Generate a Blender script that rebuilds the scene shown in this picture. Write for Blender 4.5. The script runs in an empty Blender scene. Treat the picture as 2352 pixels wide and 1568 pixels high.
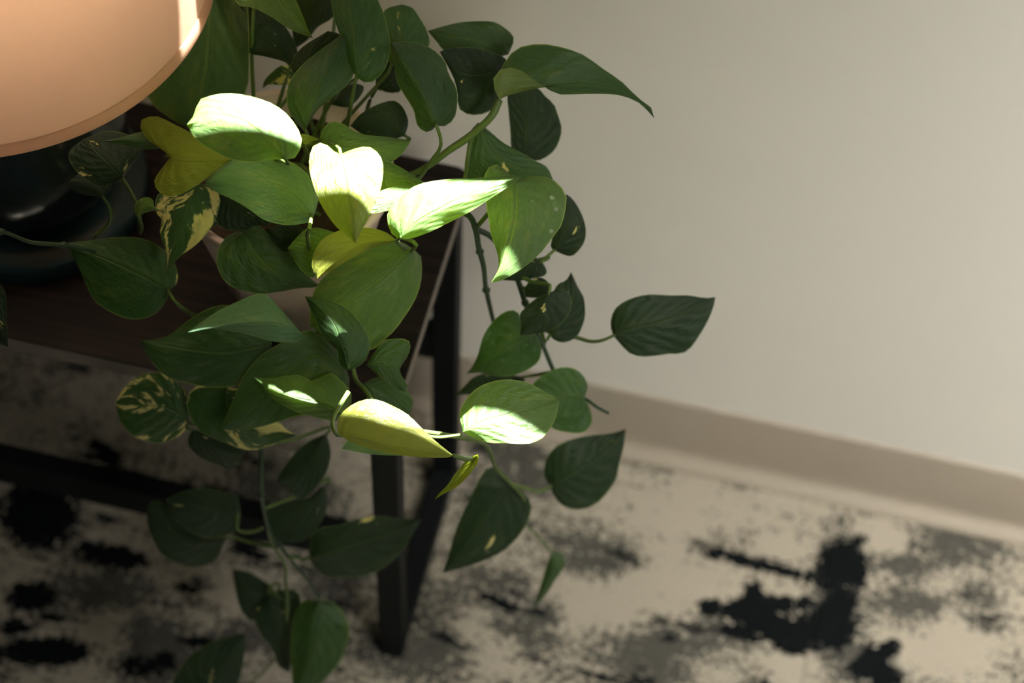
import bpy, bmesh, math, random
from mathutils import Vector, Matrix, noise as mnoise

random.seed(7)
scene = bpy.context.scene
COL = scene.collection

# ------------------------------------------------------------------ camera
FPX = 80.0 / 36.0 * 2352.0
PITCH, YAW, ROLL = (math.radians(v) for v in (55.57, -11.17, 2.71))
CAM = Vector((0.0, -1.16867, 1.90))
_f = Vector((math.sin(YAW) * math.cos(PITCH), math.cos(YAW) * math.cos(PITCH), -math.sin(PITCH)))
_r0 = Vector((math.cos(YAW), -math.sin(YAW), 0.0))
_u0 = _r0.cross(_f)
_c, _s = math.cos(ROLL), math.sin(ROLL)
_r = _c * _r0 + _s * _u0
_u = -_s * _r0 + _c * _u0
cam_data = bpy.data.cameras.new('camera')
cam_data.lens = 80.0
cam_data.sensor_width = 36.0
cam_data.clip_start = 0.05
cam_data.dof.use_dof = True
cam_data.dof.focus_distance = 1.53
cam_data.dof.aperture_fstop = 4.0
cam = bpy.data.objects.new('camera', cam_data)
COL.objects.link(cam)
cam.matrix_world = Matrix(((_r.x, _u.x, -_f.x, CAM.x), (_r.y, _u.y, -_f.y, CAM.y), (_r.z, _u.z, -_f.z, CAM.z), (0, 0, 0, 1)))
scene.camera = cam


def at(px, py, d):
    """a point of the photograph at depth d metres"""
    return CAM + d * (_f + _r * ((px - 1176.0) / FPX) + _u * (-(py - 784.0) / FPX))


def at_z(px, py, z):
    k = at(px, py, 1.0) - CAM
    return CAM + k * ((z - CAM.z) / k.z)


# ------------------------------------------------------------------ world, sun, added area lights
scene.view_settings.view_transform = 'Standard'
scene.view_settings.look = 'None'
scene.view_settings.gamma = 1.0
scene.view_settings.use_curve_mapping = False
scene.view_settings.exposure = 0.0

world = bpy.data.worlds.new('world')
scene.world = world
world.use_nodes = True
world.node_tree.nodes['Background'].inputs[0].default_value = (0.75, 0.88, 1.0, 1)
world.node_tree.nodes['Background'].inputs[1].default_value = 0.02

SUN_DIR = Vector((-0.35, -1.0, -1.85)).normalized()
sl = bpy.data.lights.new('sun', 'SUN')
sl.energy = 125.0
sl.angle = math.radians(0.6)
sl.color = (1.0, 0.98, 0.95)
sun = bpy.data.objects.new('sun', sl)
sun.rotation_euler = SUN_DIR.to_track_quat('-Z', 'Y').to_euler()
COL.objects.link(sun)


def area_light(name, loc, target, sx, sy, power, color, spread=180.0):
    l = bpy.data.lights.new(name, 'AREA')
    l.shape = 'RECTANGLE'
    l.size, l.size_y = sx, sy
    l.energy = power
    l.color = color
    l.spread = math.radians(spread)
    o = bpy.data.objects.new(name, l)
    o.location = loc
    o.rotation_euler = (Vector(target) - Vector(loc)).to_track_quat('-Z', 'Y').to_euler()
    COL.objects.link(o)
    return o


# added soft light standing in for room daylight, spread narrowed to darken the left
area_light('added_room_light', (1.25, -1.55, 2.05), (0.64, 0.0, 0.45), 0.7, 0.7, 6.6, (1.0, 0.97, 0.885), 54.0)
area_light('added_overhead_fill', (0.75, -0.55, 2.56), (0.55, -0.35, 0.0), 0.5, 0.5, 3.4, (1.0, 0.95, 0.87), 50.0)  # added overhead fill for the floor and baseboard toe, no known fixture

# ------------------------------------------------------------------ helpers


def mesh_obj(name, verts, faces, mat, parent=None, smooth=False, uvs=None):
    me = bpy.data.meshes.new(name)
    me.from_pydata([tuple(v) for v in verts], [], faces)
    if uvs:
        lay = me.uv_layers.new(name='UVMap')
        for lp in me.loops:
            lay.data[lp.index].uv = uvs[lp.vertex_index]
    me.update()
    if smooth:
        for p in me.polygons:
            p.use_smooth = True
    if mat:
        me.materials.append(mat)
    o = bpy.data.objects.new(name, me)
    COL.objects.link(o)
    if parent:
        o.parent = parent
    return o


def bm_obj(name, bm, mat, parent=None, smooth=False):
    me = bpy.data.meshes.new(name)
    bmesh.ops.recalc_face_normals(bm, faces=bm.faces)
    bm.to_mesh(me)
    bm.free()
    if smooth:
        for p in me.polygons:
            p.use_smooth = True
    if mat:
        me.materials.append(mat)
    o = bpy.data.objects.new(name, me)
    COL.objects.link(o)
    if parent:
        o.parent = parent
    return o


def add_box(bm, lo, hi, bev=0.0):
    lo, hi = Vector(lo), Vector(hi)
    g = bmesh.ops.create_cube(bm, size=1.0)
    for v in g['verts']:
        v.co = Vector([(lo[i] + hi[i]) / 2 + v.co[i] * (hi[i] - lo[i]) for i in range(3)])
    if bev:
        es = list({e for v in g['verts'] for e in v.link_edges})
        bmesh.ops.bevel(bm, geom=es, offset=bev, segments=2, affect='EDGES', clamp_overlap=True)


def box(name, lo, hi, mat, parent=None, bev=0.0):
    bm = bmesh.new()
    add_box(bm, lo, hi, bev)
    return bm_obj(name, bm, mat, parent)


def lathe(name, prof, mat, parent=None, seg=64, origin=(0, 0, 0)):
    ox, oy, oz = origin
    verts, faces = [], []
    for r, z in prof:
        for k in range(seg):
            a = 2 * math.pi * k / seg
            verts.append((ox + r * math.cos(a), oy + r * math.sin(a), oz + z))
    n = len(prof)
    for i in range(n - 1):
        for k in range(seg):
            k2 = (k + 1) % seg
            faces.append((i * seg + k, i * seg + k2, (i + 1) * seg + k2, (i + 1) * seg + k))
    return mesh_obj(name, verts, faces, mat, parent, True)


def catmull(pts, n):
    """n+1 points spread by arc length over a Catmull-Rom curve through pts"""
    pts = [Vector(p) for p in pts]
    if len(pts) == 2:
        return [pts[0].lerp(pts[1], i / n) for i in range(n + 1)]
    ext = [2 * pts[0] - pts[1]] + pts + [2 * pts[-1] - pts[-2]]
    dense = []
    for i in range(1, len(ext) - 2):
        p0, p1, p2, p3 = ext[i - 1:i + 3]
        for j in range(12):
            t = j / 12.0
            dense.append(0.5 * (2 * p1 + (p2 - p0) * t + (2 * p0 - 5 * p1 + 4 * p2 - p3) * t * t + (3 * p1 - p0 - 3 * p2 + p3) * t ** 3))
    dense.append(pts[-1])
    acc = [0.0]
    for a, b in zip(dense, dense[1:]):
        acc.append(acc[-1] + (b - a).length)
    out, j = [], 0
    for i in range(n + 1):
        s = acc[-1] * i / n
        while j < len(acc) - 2 and acc[j + 1] < s:
            j += 1
        k = (s - acc[j]) / max(1e-9, acc[j + 1] - acc[j])
        out.append(dense[j].lerp(dense[j + 1], min(1, max(0, k))))
    return out


def tube(name, pts, radii, mat, parent=None, seg=8, n=None):
    n = n or max(4, 4 * (len(pts) - 1))
    cv = catmull(pts, n)
    verts, faces = [], []
    up = Vector((0.3, 0.2, 1)).normalized()
    for i, p in enumerate(cv):
        t = (cv[min(i + 1, n)] - cv[max(i - 1, 0)]).normalized()
        a = t.cross(up)
        if a.length < 1e-4:
            a = t.cross(Vector((1, 0, 0)))
        a.normalize()
        b = a.cross(t).normalized()
        q = i / n * (len(radii) - 1)
        j = min(int(q), len(radii) - 2)
        r = radii[j] + (radii[j + 1] - radii[j]) * (q - j)
        for k in range(seg):
            an = 2 * math.pi * k / seg
            verts.append(p + a * (r * math.cos(an)) + b * (r * math.sin(an)))
    for i in range(n):
        for k in range(seg):
            k2 = (k + 1) % seg
            faces.append((i * seg + k, i * seg + k2, (i + 1) * seg + k2, (i + 1) * seg + k))
    faces.append(tuple(range(seg - 1, -1, -1)))
    faces.append(tuple(n * seg + k for k in range(seg)))
    return mesh_obj(name, verts, faces, mat, parent, True)


def empty(name, loc):
    o = bpy.data.objects.new(name, None)
    o.location = loc
    o.empty_display_size = 0.05
    COL.objects.link(o)
    return o


def reparent(o, parent):
    o.parent = parent
    o.matrix_parent_inverse = Matrix.Translation(-parent.location)


def tag(o, label=None, cat=None, group=None, kind=None):
    for k, v in (('label', label), ('category', cat), ('group', group), ('kind', kind)):
        if v:
            o[k] = v


# ------------------------------------------------------------------ materials


class NT:
    def __init__(self, name):
        self.m = bpy.data.materials.new(name)
        self.m.use_nodes = True
        self.t = self.m.node_tree
        self.t.nodes.clear()
        self.out = self.t.nodes.new('ShaderNodeOutputMaterial')

    def n(self, kind, **kw):
        nd = self.t.nodes.new(kind)
        for k, v in kw.items():
            setattr(nd, k, v)
        return nd

    def link(self, a, b):
        self.t.links.new(a, b)

    def _set(self, sock, v):
        if isinstance(v, bpy.types.NodeSocket):
            self.link(v, sock)
        else:
            sock.default_value = v

    def math(self, op, a, b=0.0, c=None, clamp=False):
        nd = self.n('ShaderNodeMath', operation=op)
        nd.use_clamp = clamp
        self._set(nd.inputs[0], a)
        self._set(nd.inputs[1], b)
        if c is not None:
            self._set(nd.inputs[2], c)
        return nd.outputs[0]

    def mix(self, f, a, b, blend='MIX'):
        nd = self.n('ShaderNodeMix', data_type='RGBA', blend_type=blend)
        self._set(nd.inputs[0], f)
        self._set(nd.inputs[6], a)
        self._set(nd.inputs[7], b)
        return nd.outputs[2]

    def step(self, v, lo, hi):
        nd = self.n('ShaderNodeMapRange', interpolation_type='SMOOTHSTEP')
        self._set(nd.inputs[0], v)
        self._set(nd.inputs[1], lo)
        self._set(nd.inputs[2], hi)
        nd.inputs[3].default_value = 0.0
        nd.inputs[4].default_value = 1.0
        return nd.outputs[0]

    def noise(self, vec, scale, detail=3.0, rough=0.55, dist=0.0):
        nd = self.n('ShaderNodeTexNoise')
        if vec is not None:
            self.link(vec, nd.inputs['Vector'])
        nd.inputs['Scale'].default_value = scale
        nd.inputs['Detail'].default_value = detail
        nd.inputs['Roughness'].default_value = rough
        nd.inputs['Distortion'].default_value = dist
        return nd.outputs['Fac']

    def mapping(self, vec, scale=(1, 1, 1), loc=(0, 0, 0)):
        nd = self.n('ShaderNodeMapping')
        self.link(vec, nd.inputs[0])
        nd.inputs['Scale'].default_value = scale
        nd.inputs['Location'].default_value = loc
        return nd.outputs[0]

    def bump(self, h, strength=0.3, dist=0.001):
        nd = self.n('ShaderNodeBump')
        nd.inputs['Strength'].default_value = strength
        nd.inputs['Distance'].default_value = dist
        self.link(h, nd.inputs['Height'])
        return nd.outputs[0]

    def principled(self, color, rough=0.5, spec=0.5, normal=None, **kw):
        nd = self.n('ShaderNodeBsdfPrincipled')
        self._set(nd.inputs['Base Color'], color)
        self._set(nd.inputs['Roughness'], rough)
        nd.inputs['Specular IOR Level'].default_value = spec
        if normal is not None:
            self.link(normal, nd.inputs['Normal'])
        for k, v in kw.items():
            self._set(nd.inputs[k], v)
        return nd.outputs[0]

    def done(self, sh):
        self.link(sh, self.out.inputs[0])
        return self.m


def rgb(r, g, b):
    return (r, g, b, 1.0)


def mat_wall():
    t = NT('painted_wall')
    p = t.n('ShaderNodeNewGeometry').outputs['Position']
    n1 = t.noise(p, 5.0, 2)
    n2 = t.noise(p, 260.0, 3)
    c = t.mix(t.math('MULTIPLY', n1, 0.5), rgb(0.80, 0.77, 0.70), rgb(0.76, 0.735, 0.67))
    return t.done(t.principled(c, 0.75, 0.25, t.bump(n2, 0.25, 0.0006)))


def mat_plain(name, col, rough=0.5, spec=0.5, nscale=0.0, bump=0.0, var=0.12, **kw):
    t = NT(name)
    p = t.n('ShaderNodeNewGeometry').outputs['Position']
    n1 = t.noise(p, nscale or 30.0, 3)
    dark = tuple(c * (1 - var) for c in col) + (1.0,)
    lite = tuple(min(1, c * (1 + var)) for c in col) + (1.0,)
    nm = t.bump(t.noise(p, (nscale or 30.0) * 8, 3), bump, 0.0005) if bump else None
    return t.done(t.principled(t.mix(n1, dark, lite), rough, spec, nm, **kw))


def mat_carpet():
    t = NT('distressed_carpet')
    p = t.n('ShaderNodeNewGeometry').outputs['Position']
    oi = t.n('ShaderNodeObjectInfo').outputs['Random']
    off = t.n('ShaderNodeCombineXYZ')
    t.link(t.math('MULTIPLY', oi, 7.0), off.inputs[0])
    t.link(t.math('MULTIPLY', oi, 13.0), off.inputs[1])
    va = t.n('ShaderNodeVectorMath', operation='ADD')
    t.link(p, va.inputs[0])
    t.link(off.outputs[0], va.inputs[1])
    q = va.outputs[0]
    big = t.noise(t.mapping(q, (9, 15, 1)), 1.0, 3, 0.6, 0.3)
    streak = t.noise(t.mapping(q, (16, 55, 1)), 1.0, 3, 0.6, 0.4)
    cross = t.noise(t.mapping(q, (48, 9, 1)), 1.0, 2, 0.6, 0.2)
    fine = t.noise(p, 170.0, 4, 0.7)
    att = t.n('ShaderNodeAttribute', attribute_name='print')
    sep = t.n('ShaderNodeSeparateColor')
    t.link(att.outputs['Color'], sep.inputs[0])
    dens = t.math('ADD', t.math('MULTIPLY', t.math('SUBTRACT', big, 0.5), 1.0), t.math('MULTIPLY', t.math('SUBTRACT', streak, 0.5), 0.75))
    dens = t.math('ADD', dens, t.math('MULTIPLY', t.math('SUBTRACT', cross, 0.5), 0.45))
    dens = t.math('ADD', dens, t.math('MULTIPLY', sep.outputs[1], 0.42))
    dens = t.math('ADD', dens, t.math('MULTIPLY', sep.outputs[2], -0.30))
    spk = t.math('ADD', t.math('MULTIPLY', t.math('SUBTRACT', fine, 0.5), 2.4), dens)
    speck = t.step(spk, 0.02, 0.16)
    blk = t.math('ADD', sep.outputs[0], t.math('MULTIPLY', t.math('SUBTRACT', t.noise(p, 150.0, 4, 0.65), 0.5), 2.2))
    black = t.step(blk, 0.42, 0.55)
    auto = t.step(t.math('ADD', t.math('ADD', t.math('MULTIPLY', big, 0.6), t.math('MULTIPLY', streak, 0.6)), t.math('MULTIPLY', t.math('SUBTRACT', fine, 0.5), 0.12)), 0.67, 0.71)
    hush = t.math('SUBTRACT', 1.0, sep.outputs[2], clamp=True)
    black = t.math('MAXIMUM', black, t.math('MULTIPLY', auto, hush))
    yarn = t.noise(p, 900.0, 2)
    base = t.mix(yarn, rgb(0.40, 0.355, 0.285), rgb(0.56, 0.51, 0.42))
    mid = t.mix(yarn, rgb(0.03, 0.034, 0.032), rgb(0.085, 0.085, 0.075))
    c = t.mix(t.math('MULTIPLY', speck, 0.9), base, mid)
    c = t.mix(black, c, rgb(0.006, 0.008, 0.009))
    return t.done(t.principled(c, 0.95, 0.1, t.bump(t.math('ADD', yarn, t.noise(p, 420.0, 2)), 0.6, 0.002)))


def mat_wood():
    t = NT('dark_walnut_board')
    p = t.n('ShaderNodeNewGeometry').outputs['Position']
    g = t.noise(t.mapping(p, (5, 150, 60)), 1.0, 5, 0.6, 0.4)
    c = t.mix(t.step(g, 0.35, 0.7), rgb(0.006, 0.0045, 0.004), rgb(0.024, 0.015, 0.012))
    return t.done(t.principled(c, 0.5, 0.22, t.bump(g, 0.2, 0.0006)))


def mat_leaf(name, dark, lite, under, var=0.0, varcol=(0.62, 0.58, 0.26), speck=0.0, trans=0.30, rough=0.36):
    t = NT(name)
    uv = t.n('ShaderNodeUVMap').outputs[0]
    sep = t.n('ShaderNodeSeparateXYZ')
    t.link(uv, sep.inputs[0])
    u = sep.outputs[0]
    av = t.math('ABSOLUTE', sep.outputs[1])
    oi = t.n('ShaderNodeObjectInfo').outputs['Random']
    off = t.n('ShaderNodeCombineXYZ')
    t.link(t.math('MULTIPLY', oi, 37.0), off.inputs[0])
    t.link(t.math('MULTIPLY', oi, 91.0), off.inputs[1])
    va = t.n('ShaderNodeVectorMath', operation='ADD')
    t.link(uv, va.inputs[0])
    t.link(off.outputs[0], va.inputs[1])
    # coordinates that run along the side veins
    ph = t.math('SUBTRACT', t.math('MULTIPLY', u, 1.0), t.math('MULTIPLY', av, 0.32))
    cx = t.n('ShaderNodeCombineXYZ')
    t.link(ph, cx.inputs[0])
    t.link(sep.outputs[1], cx.inputs[1])
    va2 = t.n('ShaderNodeVectorMath', operation='ADD')
    t.link(cx.outputs[0], va2.inputs[0])
    t.link(off.outputs[0], va2.inputs[1])
    n_big = t.noise(va.outputs[0], 2.2, 3)
    n_fine = t.noise(va.outputs[0], 26.0, 3)
    vein = t.math('SINE', t.math('ADD', t.math('MULTIPLY', ph, 46.0), t.math('MULTIPLY', n_big, 9.0)))
    veinh = t.math('MULTIPLY', vein, t.step(av, 0.02, 0.3))
    c = t.mix(n_big, rgb(*dark), rgb(*lite))
    c = t.mix(t.math('MULTIPLY', t.step(n_fine, 0.45, 0.75), 0.3), c, rgb(*[min(1, v * 1.5) for v in lite]))
    c = t.mix(t.math('MULTIPLY', t.step(vein, 0.3, 1.0), 0.06), c, rgb(*[v * 0.55 for v in dark]))
    if var or speck:
        st = t.noise(t.mapping(va2.outputs[0], (9.0, 2.0, 1)), 1.0, 5, 0.7, 0.3)
        big = t.noise(t.mapping(va2.outputs[0], (2.4, 1.0, 1)), 1.0, 2, 0.5)
        s = t.math('ADD', t.math('MULTIPLY', st, 0.55), t.math('MULTIPLY', big, 0.75))
        th = 0.80 - 0.13 * var if var else 0.86 - 0.05 * speck
        c = t.mix(t.step(s, th, th + 0.035), c, rgb(*varcol))
    c = t.mix(t.math('MULTIPLY', t.math('MULTIPLY', t.step(n_big, 0.5, 0.72), t.step(vein, -0.9, 0.2)), 0.28), c, rgb(min(1, lite[0] * 2.3), lite[1] * 1.45, lite[2]))
    mid = t.math('SUBTRACT', 1.0, t.step(av, 0.012, 0.045))
    c = t.mix(t.math('MULTIPLY', mid, 0.5), c, rgb(*[v * 0.6 + w * 0.4 for v, w in zip(lite, under)]))
    c = t.mix(t.math('MULTIPLY', t.step(av, 0.965, 0.99), 0.7), c, rgb(*[min(1, v * 1.25) for v in under]))
    geo = t.n('ShaderNodeNewGeometry')
    cu = t.mix(t.math('MULTIPLY', n_fine, 0.3), rgb(*under), rgb(*lite))
    col = t.mix(geo.outputs['Backfacing'], c, cu)
    h = t.math('ADD', t.math('MULTIPLY', veinh, 0.26), t.math('MULTIPLY', n_fine, 0.8))
    h = t.math('ADD', h, t.math('MULTIPLY', n_big, 3.0))
    h = t.math('SUBTRACT', h, t.math('MULTIPLY', mid, 0.8))
    nm = t.bump(h, 0.6, 0.0018)
    pr = t.principled(col, rough, 0.42, nm)
    tr = t.n('ShaderNodeBsdfTranslucent')
    t.link(t.mix(1.0, col, rgb(2.6, 2.4, 1.0), 'MULTIPLY'), tr.inputs[0])
    t.link(nm, tr.inputs[1])
    ms = t.n('ShaderNodeMixShader')
    ms.inputs[0].default_value = trans
    t.link(pr, ms.inputs[1])
    t.link(tr.outputs[0], ms.inputs[2])
    return t.done(ms.outputs[0])


def mat_shade():
    t = NT('peach_lampshade_cloth')
    p = t.n('ShaderNodeNewGeometry').outputs['Position']
    w = t.noise(t.mapping(p, (600, 600, 40)), 1.0, 2)
    n = t.noise(p, 30.0, 4)
    c = t.mix(n, rgb(0.70, 0.52, 0.40), rgb(0.78, 0.60, 0.47))
    nm = t.bump(t.math('ADD', w, n), 0.25, 0.0006)
    pr = t.principled(c, 0.55, 0.35, nm)
    tr = t.n('ShaderNodeBsdfTranslucent')
    tr.inputs[0].default_value = rgb(0.92, 0.77, 0.65)
    ms = t.n('ShaderNodeMixShader')
    ms.inputs[0].default_value = 0.7
    t.link(pr, ms.inputs[1])
    t.link(tr.outputs[0], ms.inputs[2])
    return t.done(ms.outputs[0])


def mat_glass(name='added_window_glass', tint=(0.95, 0.97, 0.96)):
    t = NT(name)
    fr = t.n('ShaderNodeFresnel')
    fr.inputs[0].default_value = 1.45
    a = t.n('ShaderNodeBsdfTransparent')
    a.inputs[0].default_value = rgb(*tint)
    b = t.n('ShaderNodeBsdfGlossy')
    b.inputs['Roughness'].default_value = 0.02
    ms = t.n('ShaderNodeMixShader')
    t.link(fr.outputs[0], ms.inputs[0])
    t.link(a.outputs[0], ms.inputs[1])
    t.link(b.outputs[0], ms.inputs[2])
    return t.done(ms.outputs[0])


def mat_bulb():
    t = NT('warm_bulb_glass')
    p = t.n('ShaderNodeNewGeometry').outputs['Position']
    e = t.n('ShaderNodeEmission')
    t.link(t.mix(t.noise(p, 60.0, 2), rgb(1.0, 0.80, 0.60), rgb(1.0, 0.84, 0.64)), e.inputs[0])
    e.inputs[1].default_value = 22.0
    return t.done(e.outputs[0])


M = {
    'wall': mat_wall(),
    'ceiling': mat_plain('ceiling_paint', (0.7, 0.68, 0.63), 0.9, 0.2),
    'base': mat_plain('vinyl_cove_base', (0.37, 0.32, 0.255), 0.5, 0.35, 8.0, 0.08, 0.06),
    'carpet': mat_carpet(),
    'subfloor': mat_plain('subfloor', (0.05, 0.05, 0.05), 0.9, 0.1),
    'wood': mat_wood(),
    'band': mat_plain('board_edge_band', (0.20, 0.165, 0.14), 0.5, 0.4, 60.0, 0.1, 0.2),
    'metal': mat_plain('black_powder_coat', (0.006, 0.008, 0.009), 0.6, 0.15, 200.0, 0.05, 0.2),
    'pot': mat_plain('pale_pink_ceramic', (0.74, 0.58, 0.52), 0.7, 0.3, 40.0, 0.12, 0.06),
    'soil': mat_plain('potting_soil', (0.035, 0.024, 0.016), 1.0, 0.1, 120.0, 0.9, 0.6),
    'lamp': mat_plain('dark_glazed_ceramic', (0.012, 0.020, 0.020), 0.18, 0.55, 25.0, 0.15, 0.5),
    'foot': mat_plain('dark_teal_glaze', (0.012, 0.032, 0.033), 0.4, 0.5, 25.0, 0.1, 0.3),
    'brass': mat_plain('aged_brass', (0.35, 0.24, 0.10), 0.35, 0.5, 80.0, 0.0, 0.2, Metallic=1.0),
    'shade': mat_shade(),
    'bulb': mat_bulb(),
    'frame': mat_plain('added_window_frame', (0.75, 0.75, 0.72), 0.45, 0.4),
    'blind': mat_plain('added_blind_fabric', (0.10, 0.10, 0.10), 0.9, 0.1, 200.0, 0.2, 0.1),
    'glass': mat_glass(),
    'tinted': mat_glass('added_tinted_glass', (0.42, 0.41, 0.39)),  # pane of the added vent, tinted to dim its sun patch
    'drop': mat_plain('dried_water_mark', (0.22, 0.30, 0.15), 0.3, 0.6),
    # leaves: G mature, D deep, F fresh, Y young, V marbled, S flecked
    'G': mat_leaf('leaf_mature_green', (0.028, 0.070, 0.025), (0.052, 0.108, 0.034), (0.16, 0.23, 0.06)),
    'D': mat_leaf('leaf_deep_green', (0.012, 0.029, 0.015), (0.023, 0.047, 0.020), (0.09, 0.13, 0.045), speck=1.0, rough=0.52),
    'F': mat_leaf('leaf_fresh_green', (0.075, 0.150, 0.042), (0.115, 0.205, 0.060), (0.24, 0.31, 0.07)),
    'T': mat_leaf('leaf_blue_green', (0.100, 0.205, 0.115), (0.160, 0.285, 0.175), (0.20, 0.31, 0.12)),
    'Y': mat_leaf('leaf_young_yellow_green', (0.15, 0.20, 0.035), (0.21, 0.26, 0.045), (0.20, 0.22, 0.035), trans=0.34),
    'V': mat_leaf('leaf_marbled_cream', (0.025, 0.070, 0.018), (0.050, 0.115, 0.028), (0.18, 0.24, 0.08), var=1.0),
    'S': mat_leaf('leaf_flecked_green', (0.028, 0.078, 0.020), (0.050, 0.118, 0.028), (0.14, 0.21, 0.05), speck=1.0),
    'stem': mat_plain('pothos_stem', (0.085, 0.135, 0.032), 0.45, 0.4, 60.0, 0.15, 0.3),
    'stemd': mat_plain('pothos_old_vine', (0.028, 0.055, 0.028), 0.5, 0.4, 60.0, 0.3, 0.35),
}

# ------------------------------------------------------------------ setting
WX0, WX1, WZ, WT = -3.2, 5.2, 2.6, 0.06
WY = 0.018          # the plane of the wall face
# added unseen window and blind, shaped to let a narrow sun band through
SILL_Z, BLIND_Z = 1.238, 1.360
WINX0, WINX1, WIN_TOP = -0.299, 0.07, 2.05
W2X0, W2X1, W2Z0, W2Z1 = -0.419, -0.307, 1.034, 1.198  # added unseen vent, sized for the sun patch on the lamp shade
bm = bmesh.new()
xs = [WX0, W2X0, W2X1, WINX0, WINX1, WX1]
zs = [0.0, W2Z0, W2Z1, SILL_Z, WIN_TOP, WZ]
for i in range(5):
    for j in range(5):
        if (i == 1 and j == 1) or (i == 3 and j == 3):
            continue
        add_box(bm, (xs[i], WY, zs[j]), (xs[i + 1], WY + WT, zs[j + 1]))
bmesh.ops.remove_doubles(bm, verts=bm.verts, dist=1e-5)
inner = [f for f in bm.faces if sum(1 for g in bm.faces if g is not f and (g.calc_center_median() - f.calc_center_median()).length < 1e-5)]
bmesh.ops.delete(bm, geom=inner, context='FACES')
wall = bm_obj('wall_back', bm, M['wall'])
tag(wall, 'off-white painted wall with a fine roller texture', kind='structure')


def make_sun_opening(name, label, x0, x1, z0, z1, gl='glass'):
    w = empty(name, ((x0 + x1) / 2, 0.045, z0))
    tag(w, label, kind='structure')
    e = 0.004
    for nm, lo, hi in (('frame_rail', (x0, WY + 0.035, z1 - e), (x1, WY + WT, z1)), ('frame_stile', (x0, WY + 0.035, z0), (x0 + e, WY + WT, z1 - e)), ('frame_stile', (x1 - e, WY + 0.035, z0), (x1, WY + WT, z1 - e))):
        reparent(box(nm, lo, hi, M['frame'], None, 0.001), w)
    reparent(mesh_obj('pane', [(x0, WY + 0.05, z0), (x1, WY + 0.05, z0), (x1, WY + 0.05, z1), (x0, WY + 0.05, z1)], [(0, 1, 2, 3)], M[gl]), w)


make_sun_opening('added_sun_window', 'narrow window added out of view above the plant to let the sun in', WINX0, WINX1, SILL_Z, WIN_TOP)
make_sun_opening('added_sun_vent', 'small tinted vent added out of view to throw a sun patch on the shade', W2X0, W2X1, W2Z0, W2Z1, 'tinted')

blind = empty('added_sun_blind', ((WINX0 + WINX1) / 2, 0.03, WIN_TOP - 0.05))  # added unseen blind, its hem sets the upper limit of the sun band
tag(blind, 'dark roller blind added out of view to trim the sun to a band', 'blind')
reparent(box('fabric', (WINX0 + 0.001, WY + 0.011, BLIND_Z), (WINX1 - 0.001, WY + 0.013, WIN_TOP - 0.03), M['blind']), blind)
reparent(box('hem_bar', (WINX0 + 0.001, WY + 0.006, BLIND_Z), (WINX1 - 0.001, WY + 0.018, BLIND_Z + 0.022), M['blind'], None, 0.003), blind)
reparent(tube('roller', [(WINX0 + 0.001, WY + 0.016, WIN_TOP - 0.03), (WINX1 - 0.001, WY + 0.016, WIN_TOP - 0.03)], [0.016, 0.016], M['frame'], None, 16), blind)

ceil = box('ceiling', (WX0, -3.6, WZ), (WX1, WY + WT, WZ + 0.1), M['ceiling'])
tag(ceil, 'plain painted ceiling over the room', kind='structure')

# vinyl cove base: upright face with a toe that curves out on to the carpet
prof = [(0, 0.095), (-0.0026, 0.0948), (-0.0032, 0.0935), (-0.0034, 0.020), (-0.0042, 0.0145), (-0.0065, 0.0105), (-0.0100, 0.0082), (-0.0170, 0.0058), (-0.0186, 0.0045), (-0.0190, 0.0)]
v, fc = [], []
for x in (WX0, WX1):
    for y, z in prof:
        v.append((x, WY + y, z))
n = len(prof)
for i in range(n - 1):
    fc.append((i, n + i, n + i + 1, i + 1))
bb = mesh_obj('baseboard_back', v, fc, M['base'], None, True)
tag(bb, 'taupe vinyl cove baseboard along the foot of the wall', kind='structure')

floor = box('floor', (WX0, -3.6, -0.03), (WX1, WY + WT, -0.006), M['subfloor'])
tag(floor, 'carpet tiled floor with a distressed dark print', kind='structure')
# dark print of the carpet: (pixel centre, half axes, turn in degrees, strength)
BLACK = [((1645, 1271), 24, 16, 0, 1), ((1700, 1285), 42, 16, 14, 1), ((1745, 1296), 26, 14, 10, 1), ((1800, 1311), 70, 13, 14, 1), ((1850, 1325), 30, 10, 20, 1),
         ((1935, 1290), 55, 55, 0, 1.0), ((1960, 1310), 40, 40, 0, 1), ((1972, 1238), 16, 14, 0, 1), ((1900, 1325), 40, 40, 0, .8),
         ((1630, 1395), 28, 22, 0, 1), ((1700, 1400), 55, 28, 0, 1), ((1735, 1370), 26, 45, -15, 1), ((1780, 1390), 50, 26, 0, .9), ((1840, 1385), 30, 18, 0, .9), ((1760, 1425), 70, 35, 10, 1),
         ((1800, 1450), 90, 30, 12, 1), ((1700, 1455), 70, 14, 12, 1), ((1850, 1450), 45, 45, 0, 1), ((1915, 1430), 55, 70, 0, 1), ((1935, 1380), 35, 40, 0, .9), ((1820, 1485), 50, 18, 12, 1),
         ((2010, 1520), 40, 45, 0, 1), ((2040, 1490), 30, 22, -20, 1), ((1985, 1535), 40, 30, 0, 1), ((2030, 1560), 35, 30, 0, 1),
         ((90, 1180), 95, 90, 0, 1), ((250, 1275), 95, 28, 10, 1), ((70, 1370), 58, 36, 0, 1), ((110, 1495), 105, 34, 0, 1), ((30, 1440), 40, 25, 0, .8), ((330, 1530), 70, 30, 0, .7), ((430, 1350), 40, 16, 10, .8)]
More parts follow.
